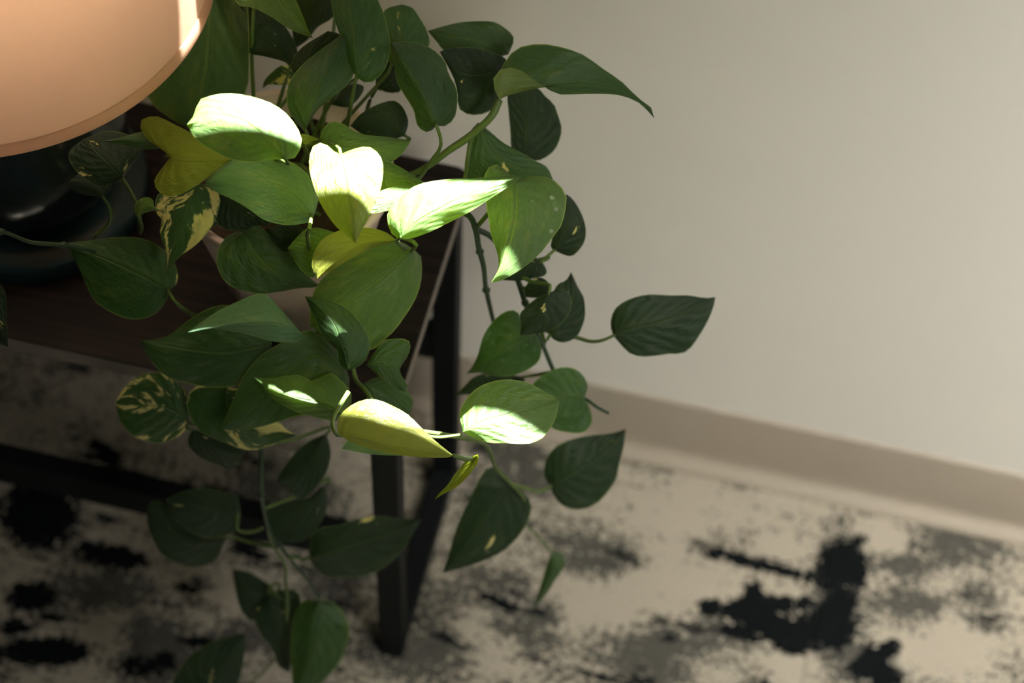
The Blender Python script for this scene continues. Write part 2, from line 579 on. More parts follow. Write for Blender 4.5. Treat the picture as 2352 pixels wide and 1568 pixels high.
SPECK = [((1930, 1250), 40, 70, 0, 1), ((1920, 1400), 60, 130, 0, 1), ((1500, 1500), 120, 60, 10, 1), ((1350, 1270), 120, 55, 10, .8), ((1640, 1450), 80, 60, 0, .6), ((1950, 1520), 60, 50, 0, 1),
         ((2080, 1310), 90, 30, 15, .9), ((2100, 1400), 80, 50, 20, .9), ((2200, 1260), 60, 60, 0, .9), ((2300, 1260), 50, 60, 0, .6), ((2040, 1390), 60, 30, 10, .8), ((2230, 1360), 70, 25, 20, .8),
         ((2240, 1430), 60, 30, 20, .7), ((1190, 1040), 90, 40, 10, 1), ((1240, 1100), 80, 45, 10, .9), ((1480, 1060), 60, 25, 10, .5), ((1690, 1110), 30, 30, 0, .8), ((1230, 1440), 90, 60, 0, .8), ((1000, 1350), 80, 90, 0, .6), ((350, 1490), 95, 85, 0, 1), ((220, 1350), 110, 55, 0, 1), ((640, 1150), 120, 80, 0, .8), ((780, 1330), 70, 90, 0, .7), ((560, 1460), 80, 50, 0, .8), ((950, 1500), 120, 60, 10, 1), ((1120, 1330), 80, 60, 0, .6)]
QUIET = [((1650, 1180), 220, 70, 12, 1), ((1560, 1330), 110, 90, 0, 1), ((1780, 1240), 90, 45, 0, 1), ((2170, 1480), 110, 60, 0, 1), ((2020, 1230), 60, 35, 10, .8), ((2160, 1340), 60, 20, 15, .8), ((1400, 1400), 110, 40, 10, .8), ((1820, 1530), 50, 40, 0, 1), ((1330, 1390), 60, 50, 0, .8), ((240, 1455), 45, 55, 0, .8), ((500, 1390), 55, 55, 0, .7), ((1150, 1500), 50, 40, 0, .8)]


def blobs(lst):
    out = []
    for (cx, cy), a, b, ang, s in lst:
        c0 = at_z(cx, cy, 0)
        ca, sa = math.cos(math.radians(ang)), math.sin(math.radians(ang))
        e1 = (at_z(cx + a * ca, cy + a * sa, 0) - c0).xy
        e2 = (at_z(cx - b * sa, cy + b * ca, 0) - c0).xy
        out.append((c0.xy, Matrix(((e1.x, e2.x), (e1.y, e2.y))).inverted(), s, max(e1.length, e2.length) * 1.7))
    return out


BL, SPK, QT = blobs(BLACK), blobs(SPECK), blobs(QUIET)


def field(lst, p):
    v = 0.0
    for c, inv, s, rad in lst:
        d = p - c
        if abs(d.x) > rad or abs(d.y) > rad:
            continue
        q = (inv @ d).length
        if q < 1.6:
            v = max(v, s * min(1.0, max(0.0, 1.5 - q)))
    return v


TS, SEAM_X, SEAM_Y = 0.61, 0.0955, -0.47
for ix in range(-5, 6):
    for iy in range(-4, 1):
        x0, y0 = SEAM_X + ix * TS, SEAM_Y + iy * TS
        x1, y1 = x0 + TS - 0.0009, y0 + TS - 0.0009
        if iy == 0:
            y1 = WY
        fine = (ix in (-2, -1, 0)) and iy == 0
        g = 90 if fine else 4
        vs, fs, cols = [], [], []
        for j in range(g + 1):
            for i in range(g + 1):
                p = Vector((x0 + (x1 - x0) * i / g, y0 + (y1 - y0) * j / g))
                edge = i in (0, g) or j in (0, g)
                vs.append((p.x, p.y, -0.0008 if edge else 0.0))
                cols.append((field(BL, p), field(SPK, p), field(QT, p), 1.0) if fine else (0, 0, 0, 1))
        for j in range(g):
            for i in range(g):
                a = j * (g + 1) + i
                fs.append((a, a + 1, a + g + 2, a + g + 1))
        nb = len(vs)
        vs += [(x0, y0, -0.006), (x1, y0, -0.006), (x1, y1, -0.006), (x0, y1, -0.006)]
        cols += [(0, 0, 0, 1)] * 4
        c = [0, g, (g + 1) * (g + 1) - 1, g * (g + 1)]
        ring = [[i for i in range(g + 1)], [i * (g + 1) + g for i in range(g + 1)], [g * (g + 1) + g - i for i in range(g + 1)], [(g - i) * (g + 1) for i in range(g + 1)]]
        for k in range(4):
            fs.append(tuple(reversed(ring[k])) + (nb + k, nb + (k + 1) % 4))
        tl = mesh_obj('carpet_tile', vs, fs, M['carpet'], floor)
        at_ = tl.data.color_attributes.new('print', 'FLOAT_COLOR', 'POINT')
        for i, cc in enumerate(cols):
            at_.data[i].color = cc

# ------------------------------------------------------------------ table
TZ, TXR, TXL, TYF, TYB = 0.455, -0.262, -1.06, -0.290, -0.040
table = empty('side_table', ((TXL + TXR) / 2, (TYF + TYB) / 2, 0))
tag(table, 'narrow dark walnut side table on black metal frames under the plant', 'table')
bm = bmesh.new()
rad, pts = 0.014, []
for cx, cy, a0 in ((TXR - rad, TYB - rad, 0), (TXL + rad, TYB - rad, 90), (TXL + rad, TYF + rad, 180), (TXR - rad, TYF + rad, 270)):
    for k in range(7):
        a = math.radians(a0 + 15 * k)
        pts.append((cx + rad * math.cos(a), cy + rad * math.sin(a)))
for z0, z1, nm, mt in ((TZ - 0.0008, TZ, 'table_top', 'wood'), (TZ - 0.016, TZ - 0.0008, 'edge_band', 'band')):
    b2 = bmesh.new()
    ins = 0.0006 if nm == 'table_top' else 0.0
    k0 = [b2.verts.new((x, y, z0)) for x, y in pts]
    k1 = [b2.verts.new((x - math.copysign(ins, x - (TXL + TXR) / 2), y - math.copysign(ins, y - (TYF + TYB) / 2), z1)) for x, y in pts]
    b2.faces.new(k1)
    b2.faces.new(list(reversed(k0)))
    for i in range(len(pts)):
        j = (i + 1) % len(pts)
        b2.faces.new((k0[i], k0[j], k1[j], k1[i]))
    reparent(bm_obj(nm, b2, M[mt]), table)
bm.free()
L = 0.022
LY_N, LY_R = -0.262, -0.068
for lx in (-0.290, -1.030):
    for ly in (LY_N, LY_R):
        reparent(box('leg', (lx, ly, 0.0), (lx + L, ly + L, TZ - 0.016), M['metal'], None, 0.0015), table)
    reparent(box('floor_rail', (lx, LY_N + L, 0.0), (lx + L, LY_R, L), M['metal'], None, 0.0015), table)
    reparent(box('top_rail', (lx, LY_N + L, TZ - 0.016 - L), (lx + L, LY_R, TZ - 0.016), M['metal'], None, 0.0015), table)
for ly, z0 in ((LY_N, 0.163), (LY_R, 0.205)):
    reparent(box('stretcher', (-1.008, ly + 0.002, z0), (-0.290, ly + L - 0.002, z0 + 0.040), M['metal'], None, 0.0015), table)

# ------------------------------------------------------------------ lamp
LC = (-0.5975, -0.151)
lamp = empty('table_lamp', (LC[0], LC[1], TZ))
tag(lamp, 'table lamp with a peach cloth shade and a dark glazed base', 'lamp')
o3 = (LC[0], LC[1], TZ)
reparent(lathe('foot', [(0.0, 0.0), (0.090, 0.0), (0.093, 0.003), (0.093, 0.016), (0.089, 0.021), (0.066, 0.024), (0.0, 0.024)], M['foot'], None, 64, o3), lamp)
reparent(lathe('body', [(0.0, 0.022), (0.055, 0.023), (0.066, 0.030), (0.078, 0.048), (0.084, 0.068), (0.082, 0.090), (0.072, 0.114), (0.055, 0.136), (0.036, 0.154), (0.022, 0.168), (0.017, 0.184), (0.018, 0.192), (0.0, 0.192)], M['lamp'], None, 64, o3), lamp)
reparent(lathe('neck', [(0.0, 0.190), (0.010, 0.190), (0.010, 0.285), (0.017, 0.288), (0.019, 0.330), (0.0, 0.331)], M['brass'], None, 32, o3), lamp)
reparent(lathe('bulb', [(0.0, 0.328), (0.012, 0.330), (0.015, 0.350), (0.028, 0.378), (0.031, 0.396), (0.026, 0.416), (0.013, 0.430), (0.0, 0.433)], M['bulb'], None, 32, o3), lamp)


def ring_profile(r0, z0, r1, z1, th=0.001):
    ts = [0, 0.002, 0.02, 0.2, 0.4, 0.6, 0.8, 0.98, 0.998, 1]
    out = [(r0 + (r1 - r0) * t, z0 + (z1 - z0) * t) for t in ts]
    inn = [(r - th, z) for r, z in reversed(out)]
    return [inn[-1]] + out + inn


SZ0, SZ1, SR0, SR1 = 0.700 - TZ, 0.930 - TZ, 0.1650, 0.118
sh = lathe('shade', ring_profile(SR0, SZ0, SR1, SZ1), M['shade'], None, 128, o3)
reparent(sh, lamp)
k = (SR1 - SR0) / (SZ1 - SZ0)
for nm, z0, z1 in (('hem_trim', SZ0 - 0.0005, SZ0 + 0.009), ('top_trim', SZ1 - 0.009, SZ1 + 0.0005)):
    ra, rb = SR0 + k * (z0 - SZ0), SR0 + k * (z1 - SZ0)
    tr = lathe(nm, [(ra - 0.0015, z0), (ra + 0.0008, z0), (ra + 0.0012, z0 + 0.0006), (rb + 0.0012, z1 - 0.0006), (rb + 0.0004, z1), (rb - 0.0015, z1)], M['shade'], None, 128, o3)
    tr.parent = sh
for a in range(3):
    an = a * 2.0944 + 0.4
    p0 = Vector((LC[0] + 0.012 * math.cos(an), LC[1] + 0.012 * math.sin(an), TZ + 0.322))
    p1 = Vector((LC[0] + (SR0 - 0.012) * math.cos(an), LC[1] + (SR0 - 0.012) * math.sin(an), TZ + SZ0 + 0.05))
    reparent(tube('shade_spoke', [p0, p1], [0.0013, 0.0013], M['brass'], None, 6, 4), lamp)

# ------------------------------------------------------------------ pot
PC = (-0.3674, -0.190)
pot = empty('flower_pot', (PC[0], PC[1], TZ))
tag(pot, 'pale pink tapered ceramic pot holding the trailing plant', 'flower pot')
op = (PC[0], PC[1], TZ)
reparent(lathe('body', [(0.0, 0.0), (0.043, 0.0), (0.046, 0.003), (0.0765, 0.138), (0.0792, 0.139), (0.0792, 0.1445), (0.0780, 0.1455), (0.0748, 0.1455), (0.0738, 0.1445), (0.060, 0.075), (0.0, 0.074)], M['pot'], None, 96, op), pot)

# ------------------------------------------------------------------ plant
plant = empty('pothos_plant', (PC[0], PC[1], TZ + 0.12))
tag(plant, 'trailing pothos plant with glossy heart-shaped leaves spilling from the pink pot', 'plant')
so = lathe('soil', [(0.0, 0.128), (0.03, 0.1275), (0.06, 0.1255), (0.0705, 0.124), (0.0700, 0.118), (0.0, 0.116)], M['soil'], None, 48, op)
reparent(so, plant)
SOIL = Vector((PC[0], PC[1], TZ + 0.126))

# vines: (pixel x, pixel y, depth) from the pot outward
VINES = [
    ('stemd', 0.0022, [(900, 440, 1.60), (985, 470, 1.585), (1070, 490, 1.590), (1092, 525, 1.600), (1099, 565, 1.62), (1111, 612, 1.645), (1116, 660, 1.67), (1128, 716, 1.695), (1140, 770, 1.72), (1150, 850, 1.76)]),
    ('stemd', 0.0022, [(1092, 525, 1.602), (1130, 545, 1.62), (1165, 590, 1.635), (1192, 650, 1.65), (1210, 705, 1.67), (1236, 770, 1.69), (1252, 805, 1.705), (1272, 852, 1.715), (1300, 905, 1.72), (1342, 915, 1.705), (1372, 935, 1.70), (1399, 949, 1.70)]),
    ('stem', 0.0018, [(760, 560, 1.64), (800, 700, 1.64), (812, 852, 1.62), (838, 895, 1.60), (880, 945, 1.575), (960, 990, 1.55), (1000, 1004, 1.56), (1060, 998, 1.575)]),
    ('stem', 0.0018, [(960, 990, 1.545), (1060, 1005, 1.62), (1115, 1022, 1.68), (1140, 1075, 1.73), (1175, 1112, 1.76), (1205, 1150, 1.79), (1207, 1200, 1.82), (1240, 1235, 1.84), (1266, 1268, 1.855)]),
    ('stemd', 0.0022, [(640, 560, 1.66), (600, 700, 1.665), (590, 850, 1.685), (597, 960, 1.695), (600, 1040, 1.705), (600, 1110, 1.725), (606, 1170, 1.75), (625, 1230, 1.78), (660, 1275, 1.80), (712, 1340, 1.82), (735, 1380, 1.83)]),
    ('stem', 0.0012, [(606, 1170, 1.755), (622, 1240, 1.785), (655, 1298, 1.81), (655, 1330, 1.82), (660, 1400, 1.85), (640, 1500, 1.89), (560, 1580, 1.90), (460, 1640, 1.88)]),
    ('stemd', 0.0018, [(560, 480, 1.62), (440, 540, 1.62), (360, 600, 1.64), (240, 580, 1.62), (150, 563, 1.59), (70, 556, 1.57), (0, 532, 1.55), (-60, 560, 1.54), (-70, 640, 1.56)]),
    ('stem', 0.0027, [(1147, 229, 1.575), (1128, 268, 1.575), (1080, 312, 1.58), (1030, 346, 1.585), (985, 380, 1.59), (940, 402, 1.60), (860, 430, 1.62)]),
]
VPTS = []
for i, (mt, r, pl) in enumerate(VINES):
    p3 = [at(*q) for q in pl]
    VPTS += catmull(p3, 40)[6:]
    vn = tube('vine', p3, [r, r, r * 0.8, r * 0.55], M[mt], None, 8, 6 * len(pl))
    reparent(vn, plant)
    # swollen nodes along the vine
    if mt == 'stemd':
        cv = catmull(p3, 30)
        for kk in range(6, 28, 6):
            d = (cv[kk + 1] - cv[kk]).normalized() * 0.003
            nd = tube('node', [cv[kk] - d, cv[kk], cv[kk] + d], [r * 0.9, r * 1.45, r * 0.9], M[mt], None, 8, 6)
            reparent(nd, plant)

# leaves: (material, depth, gx, gy, cup, underside seen, A outline, B outline, midrib, petiole)
# outlines and midrib run from the base to the tip; gx, gy: depth change per 1000 px across / down
LEAVES = [
    # back and top of the crown
    ('G', 1.632, -.36, .06, .006, 0, [(505,-60),(560,-40),(572,60),(572,140),(566,210),(520,270),(440,300)], [(505,-60),(440,-30),(380,60),(340,150),(335,215),(370,256),(440,300)], [(505,-60),(484,20),(474,149),(455,240),(440,300)], 'p'),
    ('F', 1.560, .05, -.05, -.004, 0, [(600,-60),(540,-30),(545,10),(583,18),(628,42),(667,68),(719,88)], [(600,-60),(650,-50),(679,0),(694,33),(706,63),(719,88)], [(600,-60),(640,0),(680,50),(719,88)], 'p'),
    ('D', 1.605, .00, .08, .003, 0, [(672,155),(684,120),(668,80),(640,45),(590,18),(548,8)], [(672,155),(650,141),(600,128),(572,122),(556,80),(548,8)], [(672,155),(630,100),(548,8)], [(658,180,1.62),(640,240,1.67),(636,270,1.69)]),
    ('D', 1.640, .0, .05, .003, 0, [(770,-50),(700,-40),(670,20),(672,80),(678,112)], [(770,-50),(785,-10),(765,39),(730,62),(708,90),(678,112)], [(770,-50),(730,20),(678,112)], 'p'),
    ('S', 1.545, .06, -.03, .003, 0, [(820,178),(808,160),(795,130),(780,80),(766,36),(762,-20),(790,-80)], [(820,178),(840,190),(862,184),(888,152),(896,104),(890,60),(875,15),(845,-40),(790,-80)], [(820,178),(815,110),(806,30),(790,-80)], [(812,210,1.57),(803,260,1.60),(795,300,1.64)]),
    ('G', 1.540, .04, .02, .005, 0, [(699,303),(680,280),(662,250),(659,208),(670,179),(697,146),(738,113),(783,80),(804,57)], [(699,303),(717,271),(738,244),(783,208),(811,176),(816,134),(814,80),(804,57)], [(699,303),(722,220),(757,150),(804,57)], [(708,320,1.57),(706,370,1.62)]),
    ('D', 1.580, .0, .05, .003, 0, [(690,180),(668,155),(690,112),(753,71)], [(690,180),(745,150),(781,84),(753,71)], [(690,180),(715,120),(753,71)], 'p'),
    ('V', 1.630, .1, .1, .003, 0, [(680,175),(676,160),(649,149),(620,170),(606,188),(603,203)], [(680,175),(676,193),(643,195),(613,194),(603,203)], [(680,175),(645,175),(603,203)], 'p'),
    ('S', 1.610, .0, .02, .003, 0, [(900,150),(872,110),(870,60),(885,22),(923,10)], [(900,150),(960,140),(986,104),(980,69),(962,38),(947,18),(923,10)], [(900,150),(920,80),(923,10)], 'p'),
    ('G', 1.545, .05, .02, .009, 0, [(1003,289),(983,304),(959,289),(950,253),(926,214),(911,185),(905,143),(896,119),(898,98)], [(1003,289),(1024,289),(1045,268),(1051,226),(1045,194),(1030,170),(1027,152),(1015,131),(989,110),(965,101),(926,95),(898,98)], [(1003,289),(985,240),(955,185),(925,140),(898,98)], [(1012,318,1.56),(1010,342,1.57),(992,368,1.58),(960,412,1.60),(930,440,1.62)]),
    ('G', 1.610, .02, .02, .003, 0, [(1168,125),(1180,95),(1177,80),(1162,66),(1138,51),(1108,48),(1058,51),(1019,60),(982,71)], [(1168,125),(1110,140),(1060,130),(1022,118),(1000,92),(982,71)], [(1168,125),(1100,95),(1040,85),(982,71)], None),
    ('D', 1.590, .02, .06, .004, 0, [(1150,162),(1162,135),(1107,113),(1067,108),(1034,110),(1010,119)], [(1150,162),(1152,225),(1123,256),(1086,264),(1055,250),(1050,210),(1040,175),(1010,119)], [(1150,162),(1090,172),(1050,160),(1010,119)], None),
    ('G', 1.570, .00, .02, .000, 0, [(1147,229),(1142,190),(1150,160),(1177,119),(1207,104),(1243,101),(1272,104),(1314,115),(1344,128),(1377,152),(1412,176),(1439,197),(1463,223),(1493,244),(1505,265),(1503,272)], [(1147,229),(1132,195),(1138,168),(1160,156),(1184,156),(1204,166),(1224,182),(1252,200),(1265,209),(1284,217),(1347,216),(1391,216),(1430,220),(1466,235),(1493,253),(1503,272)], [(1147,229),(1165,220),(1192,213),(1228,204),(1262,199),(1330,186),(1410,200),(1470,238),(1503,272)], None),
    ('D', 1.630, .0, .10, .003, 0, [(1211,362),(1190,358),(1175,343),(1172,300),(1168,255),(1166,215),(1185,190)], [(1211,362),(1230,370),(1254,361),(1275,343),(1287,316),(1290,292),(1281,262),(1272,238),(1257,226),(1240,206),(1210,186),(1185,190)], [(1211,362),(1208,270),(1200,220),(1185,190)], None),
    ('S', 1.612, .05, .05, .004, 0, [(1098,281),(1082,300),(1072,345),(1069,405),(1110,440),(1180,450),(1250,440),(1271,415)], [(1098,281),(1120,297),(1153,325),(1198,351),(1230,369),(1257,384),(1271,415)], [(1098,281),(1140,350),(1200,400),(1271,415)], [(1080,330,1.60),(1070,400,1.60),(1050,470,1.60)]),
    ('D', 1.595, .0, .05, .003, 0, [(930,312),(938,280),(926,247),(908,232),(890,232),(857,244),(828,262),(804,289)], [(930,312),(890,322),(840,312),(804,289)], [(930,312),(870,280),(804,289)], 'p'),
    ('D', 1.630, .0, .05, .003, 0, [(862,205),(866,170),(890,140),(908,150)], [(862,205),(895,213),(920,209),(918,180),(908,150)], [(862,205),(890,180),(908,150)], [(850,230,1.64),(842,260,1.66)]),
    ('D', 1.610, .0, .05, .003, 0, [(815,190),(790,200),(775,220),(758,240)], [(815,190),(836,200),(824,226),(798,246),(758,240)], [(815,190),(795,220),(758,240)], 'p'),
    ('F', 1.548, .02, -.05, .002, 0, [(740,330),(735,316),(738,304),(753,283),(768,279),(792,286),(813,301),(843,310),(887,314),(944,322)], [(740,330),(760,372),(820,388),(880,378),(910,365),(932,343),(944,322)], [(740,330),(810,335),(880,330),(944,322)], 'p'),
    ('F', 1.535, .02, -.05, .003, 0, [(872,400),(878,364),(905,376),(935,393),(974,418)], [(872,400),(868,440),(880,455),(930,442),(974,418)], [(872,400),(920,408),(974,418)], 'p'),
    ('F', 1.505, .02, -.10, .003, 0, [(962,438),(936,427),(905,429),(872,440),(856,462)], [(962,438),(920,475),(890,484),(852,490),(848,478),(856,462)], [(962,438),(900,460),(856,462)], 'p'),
    # sunlit crown
    ('F', 1.462, -.02, -.14, .003, 0, [(655,366),(673,366),(688,346),(693,322),(688,304),(667,271),(640,247),(611,232),(566,219),(521,214),(483,220),(456,232),(447,262),(429,286)], [(655,366),(620,366),(584,372),(536,368),(492,349),(453,322),(429,286)], [(655,366),(611,316),(560,277),(490,262),(429,286)], 'p'),
    ('T', 1.550, .02, -.06, .003, 0, [(720,497),(731,467),(728,449),(720,428),(710,404),(692,386),(668,371),(638,361),(611,358),(566,361),(536,367),(512,380),(491,398),(470,416)], [(720,497),(722,506),(698,513),(668,517),(638,514),(603,503),(570,479),(534,458),(489,437),(470,416)], [(720,497),(668,440),(638,425),(579,416),(470,416)], [(712,520,1.51),(706,540,1.53),(716,600,1.60)]),
    ('Y', 1.465, .00, -.12, .004, 0, [(783,354),(763,345),(749,331),(734,328),(719,336),(711,360),(711,389),(719,422),(731,455),(746,485),(772,520),(793,538),(816,559)], [(783,354),(796,348),(823,339),(847,337),(865,348),(877,366),(880,389),(877,419),(871,443),(859,467),(847,500),(829,532),(816,559)], [(783,354),(795,420),(810,500),(816,559)], 'p'),
    ('F', 1.485, -.03, -.10, .005, 0, [(918,550),(903,541),(891,517),(890,491),(900,470),(924,446),(951,428),(981,418),(1040,410),(1100,408),(1186,401),(1201,404)], [(918,550),(945,547),(981,535),(1025,514),(1070,491),(1100,473),(1150,440),(1180,420),(1201,404)], [(918,550),(951,514),(1010,479),(1090,440),(1201,404)], [(912,553,1.52),(930,570,1.58)]),
    ('Y', 1.545, .0, -.05, .003, 1, [(390,362),(372,343),(337,319),(322,292),(323,277),(340,268),(366,268),(390,280),(432,301),(477,331),(533,367)], [(390,362),(369,390),(354,414),(360,435),(381,450),(411,447),(447,429),(477,408),(515,378),(533,367)], [(390,362),(420,368),(470,369),(533,367)], 'p'),
    ('G', 1.562, .0, .0, .002, 0, [(380,340),(350,305),(322,303),(280,315),(229,325)], [(380,340),(322,342),(253,327),(229,325)], [(380,340),(300,322),(229,325)], 'p'),
    ('V', 1.575, .02, .04, .003, 0, [(450,425),(400,436),(365,444),(356,470),(360,490),(372,505),(367,532),(378,568),(384,598),(383,622)], [(450,425),(482,422),(505,450),(503,479),(494,506),(474,538),(447,565),(417,586),(396,607),(383,622)], [(450,425),(430,480),(405,550),(383,622)], 'p'),
    ('Y', 1.545, .0, -.04, .002, 1, [(912,553),(892,536),(862,525),(832,523),(781,529),(743,547),(722,577),(716,610),(728,640)], [(912,553),(865,566),(817,588),(772,614),(728,640)], [(912,553),(840,558),(780,592),(728,640)], None),
    ('F', 1.580, .05, .04, .010, 0, [(950,572),(915,553),(865,560),(811,583),(772,610),(735,645),(715,690),(712,750)], [(950,572),(966,587),(969,628),(963,663),(951,693),(930,726),(906,759),(881,781),(851,805),(790,800),(712,750)], [(950,572),(880,636),(787,702),(712,750)], [(956,560,1.555),(930,548,1.58)]),
    ('G', 1.588, .00, .02, .003, 0, [(561,532),(552,530),(528,538),(507,559),(497,589),(501,619),(519,649),(549,665),(591,674),(638,671),(683,662),(722,660),(737,656)], [(561,532),(562,514),(573,508),(591,514),(614,535),(647,562),(674,589),(698,619),(716,642),(737,656)], [(561,532),(600,596),(660,640),(737,656)], 'p'),
    ('D', 1.580, .0, .05, .003, 0, [(505,440),(540,445),(600,490),(622,515),(585,517)], [(505,440),(490,480),(505,520),(550,530),(585,517)], [(505,440),(545,480),(585,517)], 'p'),
    ('F', 1.560, .0, .03, .003, 0, [(775,535),(728,523),(701,529),(683,544),(660,570)], [(775,535),(745,600),(720,638),(690,618),(660,570)], [(775,535),(720,570),(660,570)], 'p'),
    ('D', 1.580, .0, .05, .003, 0, [(700,530),(686,518),(653,514),(610,524)], [(700,530),(690,560),(662,580),(630,560),(610,524)], [(700,530),(660,545),(610,524)], 'p'),
    ('Y', 1.530, .0, -.10, .001, 0, [(690,322),(692,307),(715,312),(734,320)], [(690,322),(700,331),(715,326),(734,320)], [(690,322),(710,318),(734,320)], [(700,338,1.55),(706,360,1.60)]),
    # front of the crown
    ('T', 1.585, .02, .00, .004, 0, [(697,772),(687,758),(663,730),(637,701),(610,675),(583,677),(547,692),(508,710),(467,736),(431,763)], [(697,772),(680,786),(660,786),(628,784),(592,775),(559,765),(508,758),(467,753),(431,763)], [(697,772),(672,754),(620,742),(530,748),(431,763)], None),
    ('G', 1.620, .0, .06, .003, 0, [(625,790),(600,720),(515,700),(467,714),(430,738),(385,772),(350,780),(322,781)], [(625,790),(600,845),(560,882),(514,889),(470,888),(430,880),(398,872),(369,855),(342,820),(322,781)], [(625,790),(520,810),(420,800),(322,781)], None),
    ('G', 1.615, .02, .03, .004, 0, [(795,848),(778,808),(748,778),(715,758),(690,762),(650,785),(600,815),(559,864),(538,912),(523,948),(506,985)], [(795,848),(803,880),(790,922),(740,952),(690,954),(640,968),(600,980),(550,988),(506,985)], [(795,848),(717,817),(628,882),(506,985)], None),
    ('G', 1.565, .03, .00, .005, 0, [(800,850),(789,847),(778,829),(777,805),(765,787),(741,772),(729,745),(717,718),(700,680)], [(800,850),(824,841),(842,823),(850,793),(845,769),(827,739),(800,710),(765,692),(729,683),(700,680)], [(800,850),(792,811),(768,745),(736,706),(700,680)], None),
    ('F', 1.592, .02, -.05, .008, 0, [(785,950),(808,921),(803,897),(788,878),(759,856),(738,866),(716,875),(690,862),(657,863),(622,869),(583,866)], [(785,950),(774,967),(732,960),(687,948),(649,930),(622,912),(601,891),(583,866)], [(785,950),(740,928),(672,911),(620,892),(583,866)], None),
    ('Y', 1.530, .0, -.08, .002, 1, [(777,1000),(775,966),(791,942),(818,924),(845,916),(872,919),(911,936),(940,954),(961,975),(994,1007),(1022,1030),(1042,1046)], [(777,1000),(791,1006),(806,1016),(851,1031),(911,1044),(970,1050),(1022,1051),(1042,1046)], [(777,1000),(830,1007),(900,1024),(980,1038),(1042,1046)], [(770,994,1.515),(765,960,1.53),(800,900,1.545)]),
    ('T', 1.540, .0, -.10, .000, 0, [(960,1046),(900,1030),(830,1008),(800,1010),(784,1031)], [(960,1046),(911,1046),(851,1043),(815,1036),(784,1031)], [(960,1046),(870,1035),(784,1031)], None),
    ('Y', 1.545, .0, .0, -.006, 0, [(1098,1043),(1076,1052),(1051,1080),(1028,1113),(1010,1131),(998,1147)], [(1098,1043),(1099,1058),(1084,1082),(1066,1103),(1046,1120),(1019,1134),(998,1147)], [(1098,1043),(1074,1078),(1043,1110),(998,1147)], [(1072,1054,1.522),(1042,1046,1.512)]),
    ('G', 1.590, .02, .05, .003, 0, [(842,838),(875,787),(896,779),(928,778),(943,790),(935,820),(918,845),(922,862),(936,885),(930,898)], [(842,838),(870,862),(900,887),(918,897),(930,898)], [(842,838),(878,838),(902,862),(930,898)], None),
    ('G', 1.610, .02, .06, .003, 0, [(835,880),(866,866),(900,872),(935,895),(948,918),(946,936),(940,953)], [(835,880),(850,925),(900,948),(940,953)], [(835,880),(890,905),(940,953)], None),
    ('F', 1.570, .02, -.12, .003, 0, [(1063,992),(1055,956),(1060,935),(1077,908),(1101,888),(1131,876),(1164,871),(1191,874),(1217,880),(1253,900),(1278,913),(1285,922)], [(1063,992),(1083,1003),(1119,1016),(1160,1017),(1206,1019),(1235,1012),(1253,998),(1271,972),(1279,950),(1285,922)], [(1063,992),(1110,968),(1160,953),(1230,936),(1285,922)], None),
    # hanging right
    ('F', 1.517, .02, -0.1, .006, 0, [(1185,415),(1167,398),(1149,380),(1134,378),(1117,392),(1111,420),(1116,466),(1120,490),(1128,540),(1139,570),(1146,603),(1141,627),(1128,649)], [(1185,415),(1210,407),(1247,405),(1271,413),(1292,433),(1302,454),(1298,484),(1290,517),(1268,547),(1241,582),(1209,609),(1179,630),(1149,645),(1128,649)], [(1185,415),(1185,484),(1173,544),(1155,600),(1128,649)], [(1160,440,1.58),(1130,480,1.59),(1092,525,1.60)]),
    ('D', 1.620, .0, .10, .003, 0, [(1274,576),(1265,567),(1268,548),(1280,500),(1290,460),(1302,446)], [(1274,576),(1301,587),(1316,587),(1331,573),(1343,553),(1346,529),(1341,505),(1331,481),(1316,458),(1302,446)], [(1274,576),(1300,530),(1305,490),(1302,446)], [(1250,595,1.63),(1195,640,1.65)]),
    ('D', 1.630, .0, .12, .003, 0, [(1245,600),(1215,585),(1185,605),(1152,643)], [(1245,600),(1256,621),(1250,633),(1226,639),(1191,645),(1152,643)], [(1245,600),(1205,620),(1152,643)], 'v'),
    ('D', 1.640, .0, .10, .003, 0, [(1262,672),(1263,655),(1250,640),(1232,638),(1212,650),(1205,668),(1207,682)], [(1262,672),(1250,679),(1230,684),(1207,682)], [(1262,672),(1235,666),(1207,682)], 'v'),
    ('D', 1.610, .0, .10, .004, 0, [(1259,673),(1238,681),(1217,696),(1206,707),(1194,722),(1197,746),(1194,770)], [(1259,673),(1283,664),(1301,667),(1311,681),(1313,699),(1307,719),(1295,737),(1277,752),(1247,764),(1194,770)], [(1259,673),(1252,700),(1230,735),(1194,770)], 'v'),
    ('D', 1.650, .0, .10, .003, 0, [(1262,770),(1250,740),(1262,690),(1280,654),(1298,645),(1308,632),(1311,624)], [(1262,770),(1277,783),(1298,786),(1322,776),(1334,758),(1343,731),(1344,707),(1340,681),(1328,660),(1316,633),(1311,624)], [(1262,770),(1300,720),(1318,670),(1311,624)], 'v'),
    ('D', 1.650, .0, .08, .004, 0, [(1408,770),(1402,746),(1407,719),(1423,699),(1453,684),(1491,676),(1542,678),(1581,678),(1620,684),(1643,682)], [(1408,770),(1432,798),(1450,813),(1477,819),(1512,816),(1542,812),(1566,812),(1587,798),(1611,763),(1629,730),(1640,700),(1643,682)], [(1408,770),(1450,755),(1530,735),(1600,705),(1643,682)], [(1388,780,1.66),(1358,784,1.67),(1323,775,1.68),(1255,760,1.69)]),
    ('S', 1.665, .02, .12, .005, 0, [(1222,765),(1197,745),(1194,722),(1179,712),(1155,718),(1131,739),(1110,771),(1098,813),(1086,840),(1071,858)], [(1222,765),(1236,772),(1244,800),(1242,815),(1235,833),(1206,852),(1170,864),(1134,862),(1104,856),(1071,858)], [(1222,765),(1180,790),(1130,820),(1071,858)], 'v'),
